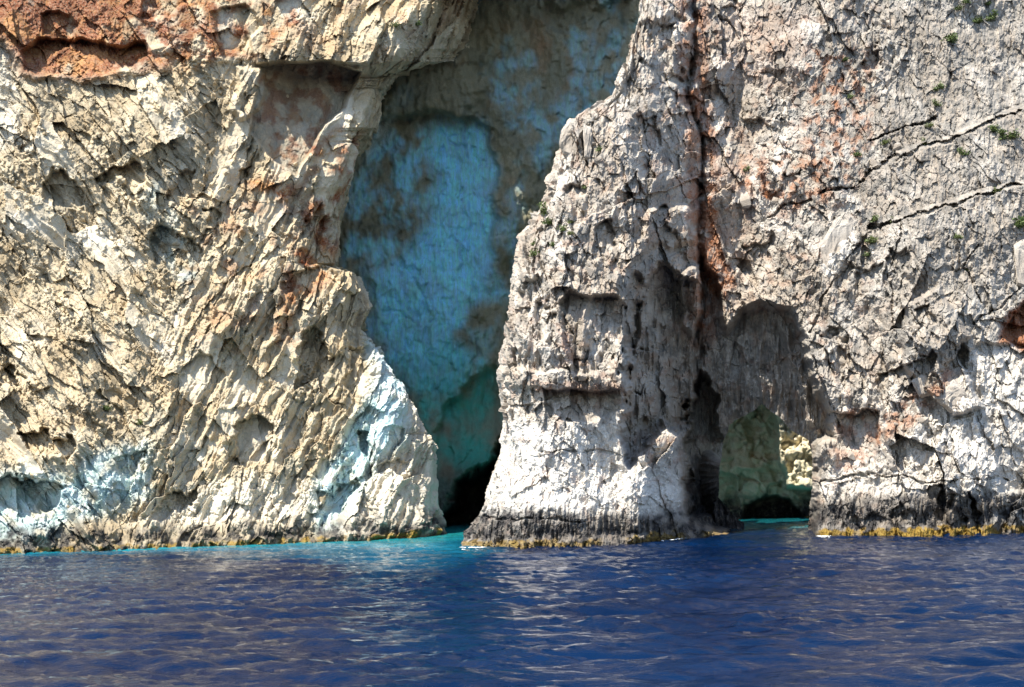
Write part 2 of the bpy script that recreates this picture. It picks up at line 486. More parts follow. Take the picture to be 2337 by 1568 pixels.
    redw = f.mask([(-600, 95), (0, 95), (25, 120), (40, 175), (200, 184), (330, 166), (480, 148), (575, 135), (640, 100), (690, 50), (680, -60), (-600, -60)], 40)
    rust += .95 * redw * sstep(-.30, .15, k(46, 71, 5) + .55 - (S / F(760)))
    rust += .75 * f.mask([(560, 240), (600, 160), (760, 150), (800, 190), (740, 290), (690, 400), (640, 380)], 20) * sstep(-.1, .25, k(40, 73))
    rust += 1.0 * f.mask([(720, 330), (800, 280), (830, 330), (800, 480), (760, 600), (700, 740), (640, 760), (650, 600), (690, 470), (640, 480), (560, 420), (580, 400), (690, 420)], 60) * sstep(-.2, .3, k(45, 75))
    rust += .35 * f.mask([(640, -60), (1100, -60), (1050, 60), (900, 110), (640, 150)], 40) * sstep(-.05, .3, k(60, 77))
    rust += .5 * f.mask([(380, 430), (640, 430), (720, 760), (640, 860), (460, 780)], 100) * sstep(.0, .35, k(50, 79))
    pal = .55 * sstep(.1, .45, k(120, 81)) + .35 * smooth * (1 - rec)
    pal = np.maximum(pal, .9 * f.mask([(845, 775), (925, 885), (1000, 1020), (1010, 1225), (760, 1225), (840, 1090)], 40))
    pal = np.maximum(pal, .8 * f.mask([(300, 1190), (420, 1120), (620, 1090), (760, 1110), (760, 1190), (400, 1200)], 60))
    pal = np.maximum(pal, .7 * f.mask([(-100, 110), (35, 110), (40, 330), (-100, 380)], 40))
    drk = .95 * sstep(2.6, .9, hgt + 1.1 * k(60, 83) - .6 * sstep(350, 150, S))
    drk *= .35 + .65 * sstep(-.25, .2, k(28, 84))
    alg = .85 * sstep(.45, .25, hgt + .40 * k(20, 85)) * sstep(-.25, .15, k(40, 86))
    tnt = .62 * (.4 + .6 * sstep(-.35, .1, k(36, 80))) * f.mask([(-520, 1080), (160, 1080), (260, 1020), (340, 1010), (340, 1130), (200, 1180), (60, 1240), (-520, 1260)], 60)  # aqua bounce light from the water, painted here and on the spur
    tnt += .28 * f.mask([(330, 380), (400, 460), (450, 600), (420, 680), (340, 560)], 50) * sstep(-.2, .2, k(40, 87))  # faint blue tint around the middle hollow
    tnt += .75 * (.4 + .6 * sstep(-.35, .1, k(30, 82))) * f.mask([(720, 1100), (850, 900), (840, 760), (920, 860), (920, 1000), (860, 1060), (760, 1210), (720, 1210)], 50)  # spur: water bounce light tinted into the rock
    gry = .75 * sstep(0, .4, k(55, 88)) * (1 - pal)
    gry = np.maximum(gry, .9 * rec * sstep(-.3, .2, k(50, 89)))  # recess: brown-grey stain mixed with shade put into the colour
    drk = np.maximum(drk, .30 * rec)
    gry = np.maximum(gry, .8 * f.mask([(880, 275), (880, 190), (1000, 170), (1090, 80), (1350, -60), (1400, 280)], 40))  # shade under the brow, greyed into the colour
    at = {'stain_shade': np.clip(np.stack([rust, pal, drk], -1), 0, 1), 'stain_light': np.clip(np.stack([alg, tnt, gry], -1), 0, 1)}
    at['bounce_tone'] = np.clip(np.stack([0 * U, .55 * i3 + .45 * i1, j3], -1), 0, 1)
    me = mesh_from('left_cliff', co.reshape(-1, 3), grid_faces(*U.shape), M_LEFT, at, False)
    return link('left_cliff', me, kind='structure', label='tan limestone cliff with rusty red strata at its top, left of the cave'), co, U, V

# ------------------------------------------------------------------ cave wall
def cave_wall():
    vv = spaced(-760, 1300, 2.9, -50, 1240, 20)
    uu = spaced(560, 1530, 2.9, 760, 1480, 12)
    U, V = np.meshgrid(uu, vv)
    U = U.astype(F); V = V.astype(F)
    f = Field(U, V, 2.2, 13)
    Y = F(138) + F(3.5) * sstep(200, 900, V) - F(17.0) * sstep(900, 1230, V)
    Y = Y - F(7) * sstep(80, -330, V)                             # leaning out above the frame, an unseen roof shaped to shade the cave
    Y = Y + F(5) * np.cos((U - 1060) / F(330)).clip(-1, 1)
    Y = Y - F(5) * sstep(1150, 1450, U + .5 * V - 200) * sstep(700, 300, V)
    base = unproject(U, V, Y)
    D = np.zeros_like(U)
    D -= 3.2 * f.mask([(1130, 850), (1062, 878), (1004, 958), (990, 1040), (980, 1250), (1300, 1250), (1300, 850)], 22)
    D -= 30 * f.mask([(980, 1260), (996, 1185), (1026, 1158), (1058, 1120), (1105, 1060), (1180, 980), (1180, 1260)], 40)
    D -= 2.4 * f.mask([(870, 268), (1000, 262), (1075, 258), (1120, 300), (1130, 420), (1110, 600), (980, 640), (830, 420)], 16, (950, 255, 950, 640))
    D += 2.0 * f.mask([(880, 262), (890, 150), (1080, 100), (1090, 200), (1060, 262)], 40)
    D += 1.2 * f.mask([(1180, 330), (1270, 280), (1230, 420), (1180, 520), (1140, 640), (1125, 480)], 50)
    D -= 1.5 * f.mask([(1240, 10), (1440, 0), (1400, 110), (1250, 70)], 20)
    for pts, w, d in (([(1010, 300), (1030, 330), (1060, 335), (1075, 310)], 5, .5), ([(925, 590), (955, 640), (975, 720)], 6, .7), ([(870, 714), (905, 712), (930, 722)], 4, .5),
                      ([(980, 735), (1000, 738)], 5, .5), ([(1010, 345), (1010, 420), (990, 380)], 5, .4), ([(1080, 640), (1100, 760), (1060, 870)], 7, .5)):
        D -= d * f.line(pts, w)
    wu = U + 16 * fbm(U / F(50), V / F(50), 3, 101)
    D += F(1.5) * fbm(wu / F(120), V / F(240), 4, 103)
    D += F(.55) * fbm(wu / F(26), V / F(110), 4, 105, ridged=True) * sstep(-100, 300, V)
    b, i1, j1 = blocks(wu, V, 42, 64, 10, .14, .36, .03, 107)
    D += b * .7
    b, _, _ = blocks(wu, V, 15, 30, 8, .13, .34, .02, 109)
    D += b
    D += F(.40) * fbm(U / F(16), V / F(30), 3, 111, .65)
    co = displace(base, D, np.zeros_like(U))
    k = lambda sc, sd, o=4: fbm(U / F(sc), V / F(sc * 1.3), o, sd)
    z = np.zeros_like(U)
    tnt = z.copy()  # blue-green tint paints the light thrown up by the water
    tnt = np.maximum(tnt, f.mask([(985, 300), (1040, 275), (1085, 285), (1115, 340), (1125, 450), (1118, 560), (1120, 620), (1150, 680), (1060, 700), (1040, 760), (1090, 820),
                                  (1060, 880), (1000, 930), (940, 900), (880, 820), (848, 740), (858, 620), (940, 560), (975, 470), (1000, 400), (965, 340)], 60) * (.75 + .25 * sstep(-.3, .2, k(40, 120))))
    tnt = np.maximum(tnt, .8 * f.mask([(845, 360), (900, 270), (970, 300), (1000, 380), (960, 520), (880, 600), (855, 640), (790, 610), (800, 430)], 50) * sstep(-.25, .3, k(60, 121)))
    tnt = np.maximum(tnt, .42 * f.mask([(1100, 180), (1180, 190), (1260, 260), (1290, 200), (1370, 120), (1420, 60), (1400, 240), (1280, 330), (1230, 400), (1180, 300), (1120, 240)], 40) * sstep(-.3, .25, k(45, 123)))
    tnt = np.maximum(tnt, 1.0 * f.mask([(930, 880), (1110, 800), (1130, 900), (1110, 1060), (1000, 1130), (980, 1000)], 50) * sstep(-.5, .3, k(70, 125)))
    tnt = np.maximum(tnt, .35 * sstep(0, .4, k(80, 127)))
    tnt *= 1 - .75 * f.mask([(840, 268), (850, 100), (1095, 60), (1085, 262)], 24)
    rust = .6 * f.mask([(1130, 60), (1330, 0), (1420, 0), (1370, 160), (1250, 250), (1160, 230)], 60) * sstep(-.1, .35, k(60, 129)) + .35 * sstep(.15, .45, k(70, 131))
    rust *= .5 * sstep(700, 400, V)
    pal = .10 * f.mask([(1180, 60), (1440, 0), (1380, 250), (1230, 380), (1120, 260)], 80) + .8 * f.mask([(800, 300), (900, 250), (900, 300), (830, 400)], 30) + .25 * f.mask([(1000, 300), (1110, 320), (1120, 620), (980, 640)], 60)
    gry = .7 * sstep(.0, .4, k(90, 133))
    drk = .95 * sstep(980, 1180, V + 40 * k(60, 135) + .25 * (U - 1050))  # blackness of the cave mouth darkened into the colour as shade
    at = {'stain_shade': np.clip(np.stack([rust, pal, drk], -1), 0, 1), 'stain_light': np.clip(np.stack([z, tnt, gry], -1), 0, 1)}
    gq = sstep(700, 1000, V + 60 * k(90, 137) + .35 * (U - 1000))  # greener towards the foot: painted water light
    at['bounce_tone'] = np.clip(np.stack([gq, .7 + .3 * i1, j1], -1), 0, 1)
    keep = (U < 1425) | (V > -30)
    q = keep[:-1, :-1] & keep[1:, :-1] & keep[1:, 1:] & keep[:-1, 1:]
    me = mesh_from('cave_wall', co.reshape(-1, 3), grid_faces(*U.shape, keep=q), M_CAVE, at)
    return link('cave_wall', me, kind='structure', label='tall shaded cave wall with blue and green water light painted on, at the back of the opening')

# ------------------------------------------------------------------ headland with the arch
HOLE = [(1700, 1240), (1692, 1192), (1662, 1165), (1640, 1138), (1640, 1085), (1650, 1020), (1660, 972), (1690, 950), (1715, 938), (1738, 918), (1756, 936), (1782, 958),
        (1815, 985), (1848, 1002), (1855, 1080), (1850, 1130), (1843, 1240)]
def headland():
    vv = spaced(-180, 1300, 1.75, -40, 1272, 20)
    L = prof([(-560, 1700), (-200, 1530), (-60, 1462), (0, 1440), (80, 1420), (150, 1395), (210, 1372), (240, 1322), (265, 1286), (310, 1263), (380, 1246), (440, 1216), (500, 1200),
              (540, 1166), (600, 1156), (650, 1151), (730, 1131), (800, 1119), (900, 1116), (960, 1125), (1040, 1111), (1110, 1082), (1150, 1076), (1180, 1052), (1210, 1040), (1250, 1036), (1300, 1034)], vv)
    L = L + 9 * fbm(vv / F(36), vv * 0 + F(7.7), 5, 205)
    s_in = np.concatenate([np.linspace(0, .80, 720), np.linspace(.80, .90, 58)[1:], np.linspace(.90, 1, 18)[1:]]).astype(F)
    nw = 44
    NC = len(s_in) + nw
    ue = np.where(s_in[None, :] <= .8, L[:, None] + s_in[None, :] / .8 * (F(2352) - L[:, None]), F(2352) + (s_in[None, :] - .8) / .2 * 520)
    U = np.concatenate([np.repeat(L[:, None], nw, 1), ue], 1).astype(F)
    V = np.repeat(vv[:, None], NC, 1)
    tw = np.concatenate([np.linspace(1, 0, nw + 1)[:-1] ** 1.4, np.zeros(len(s_in))]).astype(F)[None, :] * np.ones_like(U)
    wl = prof([(1035, 1250), (1300, 1248), (1440, 1240), (1600, 1223), (1690, 1219), (1845, 1223), (1900, 1224), (2100, 1220), (2336, 1212), (2900, 1197)], U)
    Yw = water_dist(U, wl)
    hgt = (wl - V) / F(26.5)
    lean = F(.22) + F(.11) * sstep(1650, 2000, U)
    Y = Yw + lean * np.maximum(hgt, -3)
    Y = Y + F(2.6) * fbm(U / F(300), V / F(360), 3, 211) * sstep(0, 6, hgt)
    w = np.clip(((L[:, None] + 170) - U) / 170, 0, 1)
    rnd = F(8.0) * (1 - np.sqrt(np.maximum(0, 1 - (w * F(.985)) ** 2)))
    Y = Y + rnd
    dr = np.diff(rnd, axis=1, append=0) * 23; du = np.diff(U, axis=1, append=U[:, -1:])
    extra = np.cumsum(np.where(w > 0, np.sqrt(du * du + dr * dr) - np.abs(du), 0)[:, ::-1], axis=1)[:, ::-1]
    base = unproject(U, V, Y)
    wrap = 7 + 9 * sstep(300, 900, V)
    base[..., 1] += tw * wrap
    base[..., 0] += tw * 3
    T = U - tw * wrap * 23
    S = T - extra
    edge = np.clip(w * w * w + tw * 4, 0, 1)
    f = Field(T, V, .9, 213)
    D = np.zeros_like(U)
    # flank of the pillar turning away to the right, and the long cleft beside it
    f2 = Field(T, V, 2.2, 414)
    fl = np.clip((T - 1425) / F(115), 0, 1) * (1 - .6 * sstep(1555, 1604, T))
    flank = f2.mask([(1448, 690), (1500, 600), (1560, 640), (1600, 650), (1606, 760), (1600, 1010), (1562, 1000), (1520, 955), (1440, 1060), (1424, 980), (1432, 800)], 22)
    cut = (2.4 + 3.8 * fl + 6.3 * np.clip((V - 570) / F(400), 0, 1)) * flank
    D += 4.5 * f.mask([(1545, 640), (1570, 610), (1596, 615), (1598, 700), (1585, 765), (1560, 745)], 16)
    D += 1.6 * f.mask([(1430, 610), (1480, 480), (1570, 470), (1596, 560), (1500, 560)], 20)
    D -= 2.2 * f.line([(1592, -100), (1583, 40), (1580, 150), (1572, 215), (1598, 330), (1602, 480), (1597, 560), (1602, 650), (1594, 760), (1590, 900)], 11)
    D -= 1.2 * f.mask([(1480, 60), (1540, 30), (1585, 60), (1575, 200), (1500, 190)], 20)
    D += 1.2 * f.mask([(1535, 60), (1585, 40), (1580, 130), (1560, 185), (1530, 165)], 8)
    rib = fbm(S / F(20), V / F(150), 4, 217, ridged=True)
    D += 1.1 * rib * flank
    # vault around the arch
    recess = f.mask([(1600, 600), (1640, 640), (1658, 755), (1690, 714), (1740, 698), (1798, 704), (1830, 762), (1850, 862), (1888, 942), (1897, 1000), (1862, 1012), (1856, 1235),
                     (1690, 1235), (1566, 1180), (1552, 1000), (1575, 900), (1588, 760)], 24)
    dep = 5.0 + 7.0 * np.clip((V - 700) / F(290), 0, 1) + 1.0 * sstep(120, 10, np.abs(S - 1640))
    D += .9 * rib * recess
    D -= np.maximum(cut, dep * recess * (1 - .55 * sstep(1640, 1560, S) * sstep(900, 1150, V)))
    D += 1.2 * f.mask([(1655, 760), (1690, 712), (1760, 698), (1740, 800), (1700, 900), (1660, 900), (1640, 830)], 50)
    D -= 9.0 * f2.mask([(1585, 850), (1632, 880), (1644, 1000), (1632, 1180), (1572, 1170), (1562, 1000)], 14)
    for pts, wd, d in (([(1720, 760), (1735, 860), (1745, 930)], 18, .5), ([(1700, 720), (1690, 860), (1670, 940)], 16, 1.0), ([(1790, 760), (1830, 880), (1850, 960)], 16, 1.2), ([(1770, 740), (1795, 900), (1810, 960)], 12, -1.0)):
        D += d * f.line(pts, wd)
    D -= 1.5 * f.mask([(1560, 1010), (1590, 1000), (1610, 1150), (1580, 1190)], 12)
    D += 1.8 * f.mask([(1430, 1080), (1500, 985), (1542, 1000), (1556, 1150), (1580, 1225), (1440, 1235)], 60)
    # pillar: overhung ledge, hollows between ribs
    D += 0.9 * f.mask([(1150, 880), (1160, 840), (1300, 850), (1425, 850), (1425, 888), (1240, 890)], 10)
    D -= 2.2 * f.mask([(1238, 889), (1424, 887), (1428, 930), (1380, 952), (1300, 964), (1258, 958), (1244, 930)], 5, (1300, 886, 1300, 985))
    D -= 3.0 * f.mask([(1278, 690), (1300, 665), (1345, 680), (1400, 672), (1424, 700), (1412, 800), (1380, 862), (1345, 830), (1310, 852), (1288, 780)], 12, (1340, 660, 1340, 900))
    D -= 2.0 * f.mask([(1420, 700), (1450, 620), (1470, 640), (1460, 760), (1440, 850), (1425, 830)], 10)
    D += 1.2 * f.line([(1340, 690), (1330, 780), (1320, 850)], 16)
    D += 1.4 * f.line([(1405, 640), (1422, 760), (1415, 900), (1420, 1060)], 22)
    for poly, d in (
        ([(1190, 640), (1215, 620), (1225, 700), (1205, 740), (1188, 720)], 1.8), ([(1235, 690), (1262, 700), (1255, 790), (1235, 770)], 1.8),
        ([(1440, 60), (1470, 50), (1490, 120), (1460, 140)], 1.4), ([(1500, 60), (1530, 50), (1535, 110), (1510, 130)], 1.6),
        ([(1465, 280), (1500, 260), (1510, 320), (1480, 350)], 1.6), ([(1480, 480), (1520, 470), (1560, 560), (1500, 610), (1470, 590)], 1.8),
        ([(1300, 440), (1330, 420), (1330, 510), (1305, 500)], 1.4), ([(1250, 400), (1275, 390), (1285, 440), (1262, 450)], 1.2),
        ([(1350, 520), (1400, 500), (1420, 560), (1380, 600), (1350, 570)], 1.4), ([(1420, 420), (1450, 400), (1470, 470), (1440, 500)], 1.4),
        ([(1140, 840), (1165, 800), (1175, 860), (1150, 890)], 1.4), ([(1640, 60), (1680, 0), (1700, 60), (1660, 110)], 1.0),
        ([(1690, 270), (1740, 260), (1760, 310), (1710, 330)], 1.0), ([(1840, 380), (1790, 470), (1750, 475), (1800, 390)], 1.2),
        ([(1960, 130), (2015, 110), (2000, 140), (1950, 160)], 1.6), ([(1700, 560), (1760, 540), (1780, 600), (1720, 620)], 1.4),
        ([(1900, 640), (1950, 600), (1960, 620), (1910, 680)], 1.4), ([(1960, 640), (2010, 600), (2005, 650), (1970, 680)], 1.2),
        ([(2020, 560), (2060, 560), (2070, 640), (2040, 700), (2020, 640)], 1.6), ([(1880, 760), (1910, 740), (1930, 860), (1900, 900)], 1.6),
        ([(1900, 1000), (1910, 935), (1960, 925), (2010, 940), (2000, 1000), (1975, 1065), (1945, 1070), (1905, 1070)], 3.0),
        ([(2010, 860), (2060, 830), (2130, 800), (2120, 860), (2060, 940), (2020, 930)], 2.2),
        ([(2140, 860), (2180, 790), (2215, 830), (2180, 880)], 2.6),
        ([(2285, 770), (2300, 720), (2360, 670), (2600, 640), (2600, 790), (2330, 790)], 5.0),
        ([(2140, 1110), (2165, 1120), (2175, 1230), (2150, 1230)], 3.0), ([(2210, 1120), (2228, 1140), (2236, 1230), (2215, 1230)], 3.2),
        ([(2030, 1160), (2060, 1150), (2070, 1200), (2040, 1200)], 1.6), ([(2080, 700), (2130, 690), (2150, 760), (2100, 790)], 1.3),
        ([(1545, 160), (1580, 150), (1570, 260), (1540, 250)], 1.2)):
        D -= d * f2.mask(poly, 7, (poly[0][0], min(p[1] for p in poly) - 5, poly[0][0], max(p[1] for p in poly) + 25))
    # bright ramp low on the right, with the bulging block that shades its edge
    D += 2.4 * f.mask([(2060, 700), (2140, 660), (2210, 770), (2180, 800), (2240, 930), (2180, 945), (2120, 900), (2060, 840)], 14)
    D -= 1.0 * f.mask([(2185, 800), (2240, 785), (2600, 790), (2600, 1120), (2290, 1120), (2270, 1020)], 12)
    jn = sstep(-.45, .25, fbm(S / F(45), V / F(45), 3, 219))
    jw = F(.52) - F(.62) * fbm(S / F(16), V / F(16), 4, 229, .65) + F(.25) * (1 - jn)
    # beds: oblique joints running up to the right, each lower bed standing proud
    for pts, wd, d in (([(2900, 120), (2336, 248), (2250, 282), (2150, 328), (2060, 352), (1990, 388), (1955, 424), (1870, 442)], 11, 1.7), ([(2900, 330), (2336, 424), (2250, 438), (2160, 470), (2060, 500), (1990, 522)], 10, 1.8),
                       ([(2135, 268), (2060, 292), (1985, 322)], 10, 1.5), ([(2240, 690), (2200, 610), (2230, 560)], 6, 1.0), ([(2336, 640), (2280, 700), (2220, 740)], 7, 1.2), ([(1860, 450), (1790, 470), (1750, 500)], 8, 1.0),
                       ([(1990, 520), (1930, 600), (1880, 680), (1850, 760)], 7, .9), ([(1240, 1030), (1380, 1028), (1425, 1040)], 5, .6), ([(1060, 1178), (1200, 1182), (1340, 1190)], 7, .7),
                       ([(1850, 1100), (2000, 1080), (2120, 1100), (2300, 1090)], 6, .8), ([(1330, 300), (1338, 380)], 5, 1.5), ([(2060, 500), (2030, 620), (2040, 760)], 6, .8), ([(1900, 500), (1850, 640), (1830, 740)], 6, .6)):
        D -= d * .75 * sstep(0, .3, f.line(pts, wd * 1.3) - jw)
    bed = sstep(-16, 3, (V - np.interp(S, [1870, 1955, 1990, 2060, 2150, 2250, 2336, 2900], [442, 424, 388, 352, 328, 282, 248, 120]))) * sstep(1900, 2050, S)
    bed2 = sstep(-14, 3, (V - np.interp(S, [1990, 2060, 2160, 2250, 2336, 2900], [522, 500, 470, 438, 424, 330]))) * sstep(2000, 2090, S)
    D += 1.5 * bed + 1.6 * bed2
    # fractured blocks in falling sizes; the white foot of the pillar and the beds keep a calmer face
    wu = S + 11 * fbm(S / F(50), V / F(50), 4, 221); wv = V + 11 * fbm(S / F(50), V / F(50), 4, 223)
    calm = f.mask([(1090, 1240), (1125, 990), (1200, 960), (1300, 975), (1420, 960), (1430, 1060), (1560, 1090), (1580, 1240)], 40) * .6
    calm = np.maximum(calm, .55 * sstep(1980, 2120, S) * sstep(620, 480, V))
    calm = np.maximum(calm, .5 * recess)
    act = (1 - calm) * (.42 + .58 * sstep(-.14, .14, fbm(S / F(120), V / F(190), 4, 227)))
    D += F(.24) * (1 - act) * fbm(S / F(15), V / F(85), 4, 228, ridged=True) * (1 - recess)
    b, i1, j1 = blocks(wu, wv, 110, 210, -8, .7, 2.2, 0, 231, .05)
    rt = 1 - .5 * sstep(1640, 1860, S) * sstep(760, 600, V)
    D += b * act * (1 - .5 * recess) * rt
    ang2 = -22
    b, i2, j2 = blocks(wu, wv, 44, 84, ang2, .40, 1.2, 0, 233, .06)
    D += b * act * rt
    b, i3, j3 = blocks(wu, wv, 20, 40, -12, .20, .56, .03, 235)
    D += b * (.35 + .65 * act)
    b, i4, j4 = blocks(S + 5 * noise(S / F(14), V / F(14), 9), V + 5 * noise(S / F(14), V / F(14), 10), 9, 17, 10, .11, .26, .0, 237)
    D += b * (.45 + .55 * act)
    D += F(.45) * fbm(S / F(34), V / F(80), 4, 239, ridged=True) * (.5 + .5 * act)
    D += F(.30) * fbm(S / F(18), V / F(26), 4, 241, .68)
    D += F(.9) * fbm(S / F(48) + .3 * noise(S / F(40), V / F(40), 249), V / F(250), 3, 242, ridged=True) * sstep(1470, 1420, S) * sstep(900, 860, V) * sstep(300, 520, V)
    D += bumps(wu, wv, 13, 16, 0, .32, 244) * sstep(-.1, .3, fbm(S / F(80), V / F(80), 3, 246)) * act
    # fluted, notched foot
    foot = sstep(4.2, 2.2, hgt + 1.0 * fbm(S / F(60), V / F(200), 3, 243))
    D += F(.55) * foot * fbm(S / F(13), V / F(70), 3, 245, ridged=True)
    D -= F(.9) * sstep(2.6, 1.3, hgt) * sstep(1880, 1960, S)
    D += F(.9) * sstep(.95, .25, hgt + .3 * noise(S / F(16), V / F(16), 247)) * sstep(-.35, .1, noise(S / F(70), V / F(500), 248) + .25)
    D = D * (1 - .68 * edge) - 1.2 * edge
    co = displace(base, D, edge)
    # stains, with some shade and blue light worked into the colour
    k = lambda sc, sd, o=4: fbm(S / F(sc), V / F(sc), o, sd)
    rust = .95 * f.line([(1592, -100), (1583, 40), (1580, 200), (1602, 330), (1604, 470), (1600, 560), (1606, 640), (1600, 760)], 44, .6) * sstep(-.35, .15, k(30, 251))
    rust += .85 * f.mask([(1592, 460), (1625, 450), (1640, 560), (1680, 640), (1660, 690), (1615, 660), (1598, 600)], 18) * sstep(-.3, .15, k(26, 253))
    rust += .30 * f.mask([(1600, 240), (1700, 280), (1760, 420), (1720, 560), (1680, 700), (1620, 640)], 60) * sstep(-.2, .3, k(40, 255))
    rust += 1.0 * f.mask([(2275, 780), (2300, 715), (2360, 665), (2600, 640), (2600, 790), (2330, 800)], 16)
    rust += .7 * f.mask([(1990, 990), (2010, 950), (2080, 900), (2130, 880), (2160, 830), (2180, 850), (2140, 920), (2060, 980), (2000, 1020)], 20) * sstep(-.3, .2, k(25, 257))
    rust += .55 * f.mask([(1900, 935), (2010, 930), (2000, 1070), (1905, 1075)], 16) * sstep(-.2, .3, k(25, 258))
    rust += .75 * f.mask([(1840, 100), (1990, 120), (1990, 330), (1900, 460), (1770, 500), (1680, 430), (1700, 360), (1830, 320)], 70) * sstep(-.1, .3, k(24, 259))
    rust += .55 * f.mask([(1275, 760), (1300, 760), (1310, 830), (1290, 830)], 12) + .35 * f.mask([(1220, 870), (1425, 875), (1425, 900), (1220, 900)], 8)
    rust += .30 * sstep(.1, .4, k(30, 261)) * sstep(2100, 1900, S) + .35 * f.mask([(1400, 280), (1560, 240), (1590, 500), (1500, 600), (1420, 480)], 60) * sstep(.1, .4, k(36, 263))
    pinkw = .22 * f.mask([(1640, 30), (1840, 20), (1800, 220), (1650, 180)], 50)
    rust += pinkw
    pal = .45 * sstep(.05, .45, k(110, 265))
    pal = np.maximum(pal, .95 * f.mask([(1090, 1180), (1125, 960), (1240, 965), (1420, 955), (1430, 1060), (1550, 1070), (1570, 1180)], 40))
    pal = np.maximum(pal, .6 * f.mask([(1860, 1120), (1900, 1030), (2060, 1000), (2180, 900), (2200, 800), (2600, 790), (2600, 1130), (2100, 1130)], 30))
    for p in ([(1868, 560), (1880, 620), (1900, 640), (1930, 610), (1955, 560), (1952, 500), (1930, 485), (1900, 510)], [(1670, 460), (1720, 390), (1740, 430), (1745, 480), (1715, 470)],
              [(1765, 410), (1775, 300), (1798, 290), (1800, 350), (1790, 400)], [(1630, 240), (1640, 180), (1660, 200), (1650, 290), (1635, 300)], [(2300, 560), (2360, 540), (2360, 680), (2310, 650)]):
        pal = np.maximum(pal, .7 * f.mask(p, 12))
    gry = .85 * sstep(-.12, .28, k(34, 267, 5) + .22 * sstep(1640, 1900, S) * sstep(1000, 800, V) - .08) * (1 - pal)
    gry = np.maximum(gry, .85 * sstep(1860, 2050, S) * sstep(-.35, .2, k(50, 269, 5)) * sstep(860, 640, V))
    gry = np.maximum(gry, .95 * np.maximum(np.maximum(f.line([(2336, 250), (2250, 285), (2150, 330), (2060, 354), (1990, 390), (1955, 424)], 22), f.line([(2336, 424), (2250, 440), (2160, 472), (2060, 502), (1990, 524)], 22)), f.line([(2135, 268), (2060, 292), (1985, 322), (1900, 300)], 26)))
    gry = np.maximum(gry, .8 * f.mask([(1600, 20), (1650, 10), (1660, 120), (1600, 120)], 20))
    gry = np.maximum(gry, .55 * recess)  # shade of the vault, painted as greyer rock
    lo = 2.5 + .5 * sstep(1400, 1150, S) + .6 * sstep(1880, 1960, S) - .5 * sstep(1300, 1500, S) * sstep(1880, 1800, S)
    drk = .97 * sstep(1.0, -.3, hgt - lo + .9 * k(46, 271) + .5 * fbm(S / F(14), V / F(60), 3, 272))
    drk *= .55 + .45 * sstep(-.25, .2, k(26, 273))
    drk = np.maximum(drk, recess * sstep(1040, 1140, V + 40 * k(40, 274)) * sstep(1760, 1700, S))  # arch foot: dark tidal stain deepened with painted shade
    alg = .92 * sstep(.55, .28, hgt + .75 * k(18, 275) - .10) * sstep(-.45, -.1, noise(S / F(90), V / F(300), 276) + .35 * k(30, 277)) * (1 - recess) * (.7 + .3 * sstep(1800, 1900, S))
    tnt = .12 * f.mask([(2230, 1225), (2270, 1170), (2336, 1130), (2600, 1130), (2600, 1230)], 16)  # blue light on the corner wedge, tinted into the rock
    at = {'stain_shade': np.clip(np.stack([rust, pal, drk], -1), 0, 1), 'stain_light': np.clip(np.stack([alg, tnt, gry], -1), 0, 1)}
    at['bounce_tone'] = np.clip(np.stack([0 * U, .5 * i3 + .3 * i2 + .25 * i4, j3], -1), 0, 1)
    # opening of the arch, with a tunnel running back from its rim
    fh = Field(U, V, .55, 281)
    inside = (sdf(HOLE, fh.u, fh.v).reshape(U.shape) < 0) & (tw == 0)
    q = inside[:-1, :-1] & inside[1:, :-1] & inside[1:, 1:] & inside[:-1, 1:]
    faces = grid_faces(*U.shape, keep=~q)
    i = np.arange(U.size).reshape(U.shape)
    edges = []
    a, b_ = q[:, :-1], q[:, 1:]
    e = a != b_; r, c = np.nonzero(e)
    edges.append(np.stack([i[r, c + 1], i[r + 1, c + 1]], -1))
    a, b_ = q[:-1, :], q[1:, :]
    e = a != b_; r, c = np.nonzero(e)
    edges.append(np.stack([i[r + 1, c], i[r + 1, c + 1]], -1))
    edges = np.concatenate(edges)
    ring = np.unique(edges)
    flat = co.reshape(-1, 3)
    cen = unproject(np.array([1745.]), np.array([1080.]), np.array([104.]))[0]
    newv = []; maps = [ring]
    nxt = len(flat)
    for t in (1.5, 4.0, 8.0):
        p = flat[ring].copy()
        out = p - cen; out[:, 1] = 0
        out /= np.linalg.norm(out, axis=1, keepdims=True)
        sc = (p[:, 1:2] + t) / p[:, 1:2]
        p2 = np.array([0, 0, CAM_H]) + (p - np.array([0, 0, CAM_H])) * sc + out * (t * .28 + .35)
        p2 += .35 * np.stack([noise(p2[:, 2] * 2, p2[:, 0] * 2, 291), noise(p2[:, 2] * 2, p2[:, 0] * 2, 292), noise(p2[:, 0] * 2, p2[:, 2] * 2, 293)], -1)
        newv.append(p2); maps.append(np.arange(nxt, nxt + len(ring))); nxt += len(ring)
    pos = np.searchsorted(ring, edges)
    tun = []
    for m0, m1 in zip(maps[:-1], maps[1:]):
        tun.append(np.stack([m0[pos[:, 0]], m0[pos[:, 1]], m1[pos[:, 1]], m1[pos[:, 0]]], -1))
    allco = np.concatenate([flat] + newv)
    for key in at:
        arr = at[key].reshape(-1, 3)
        at[key] = np.concatenate([arr] + [arr[ring]] * 3)
    allf = np.concatenate([faces] + tun).astype(np.int32)
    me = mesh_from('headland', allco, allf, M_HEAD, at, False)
    return link('headland', me, kind='structure', label='pale fractured limestone headland with a pillar and a low arch, right of the cave'), co, U, V

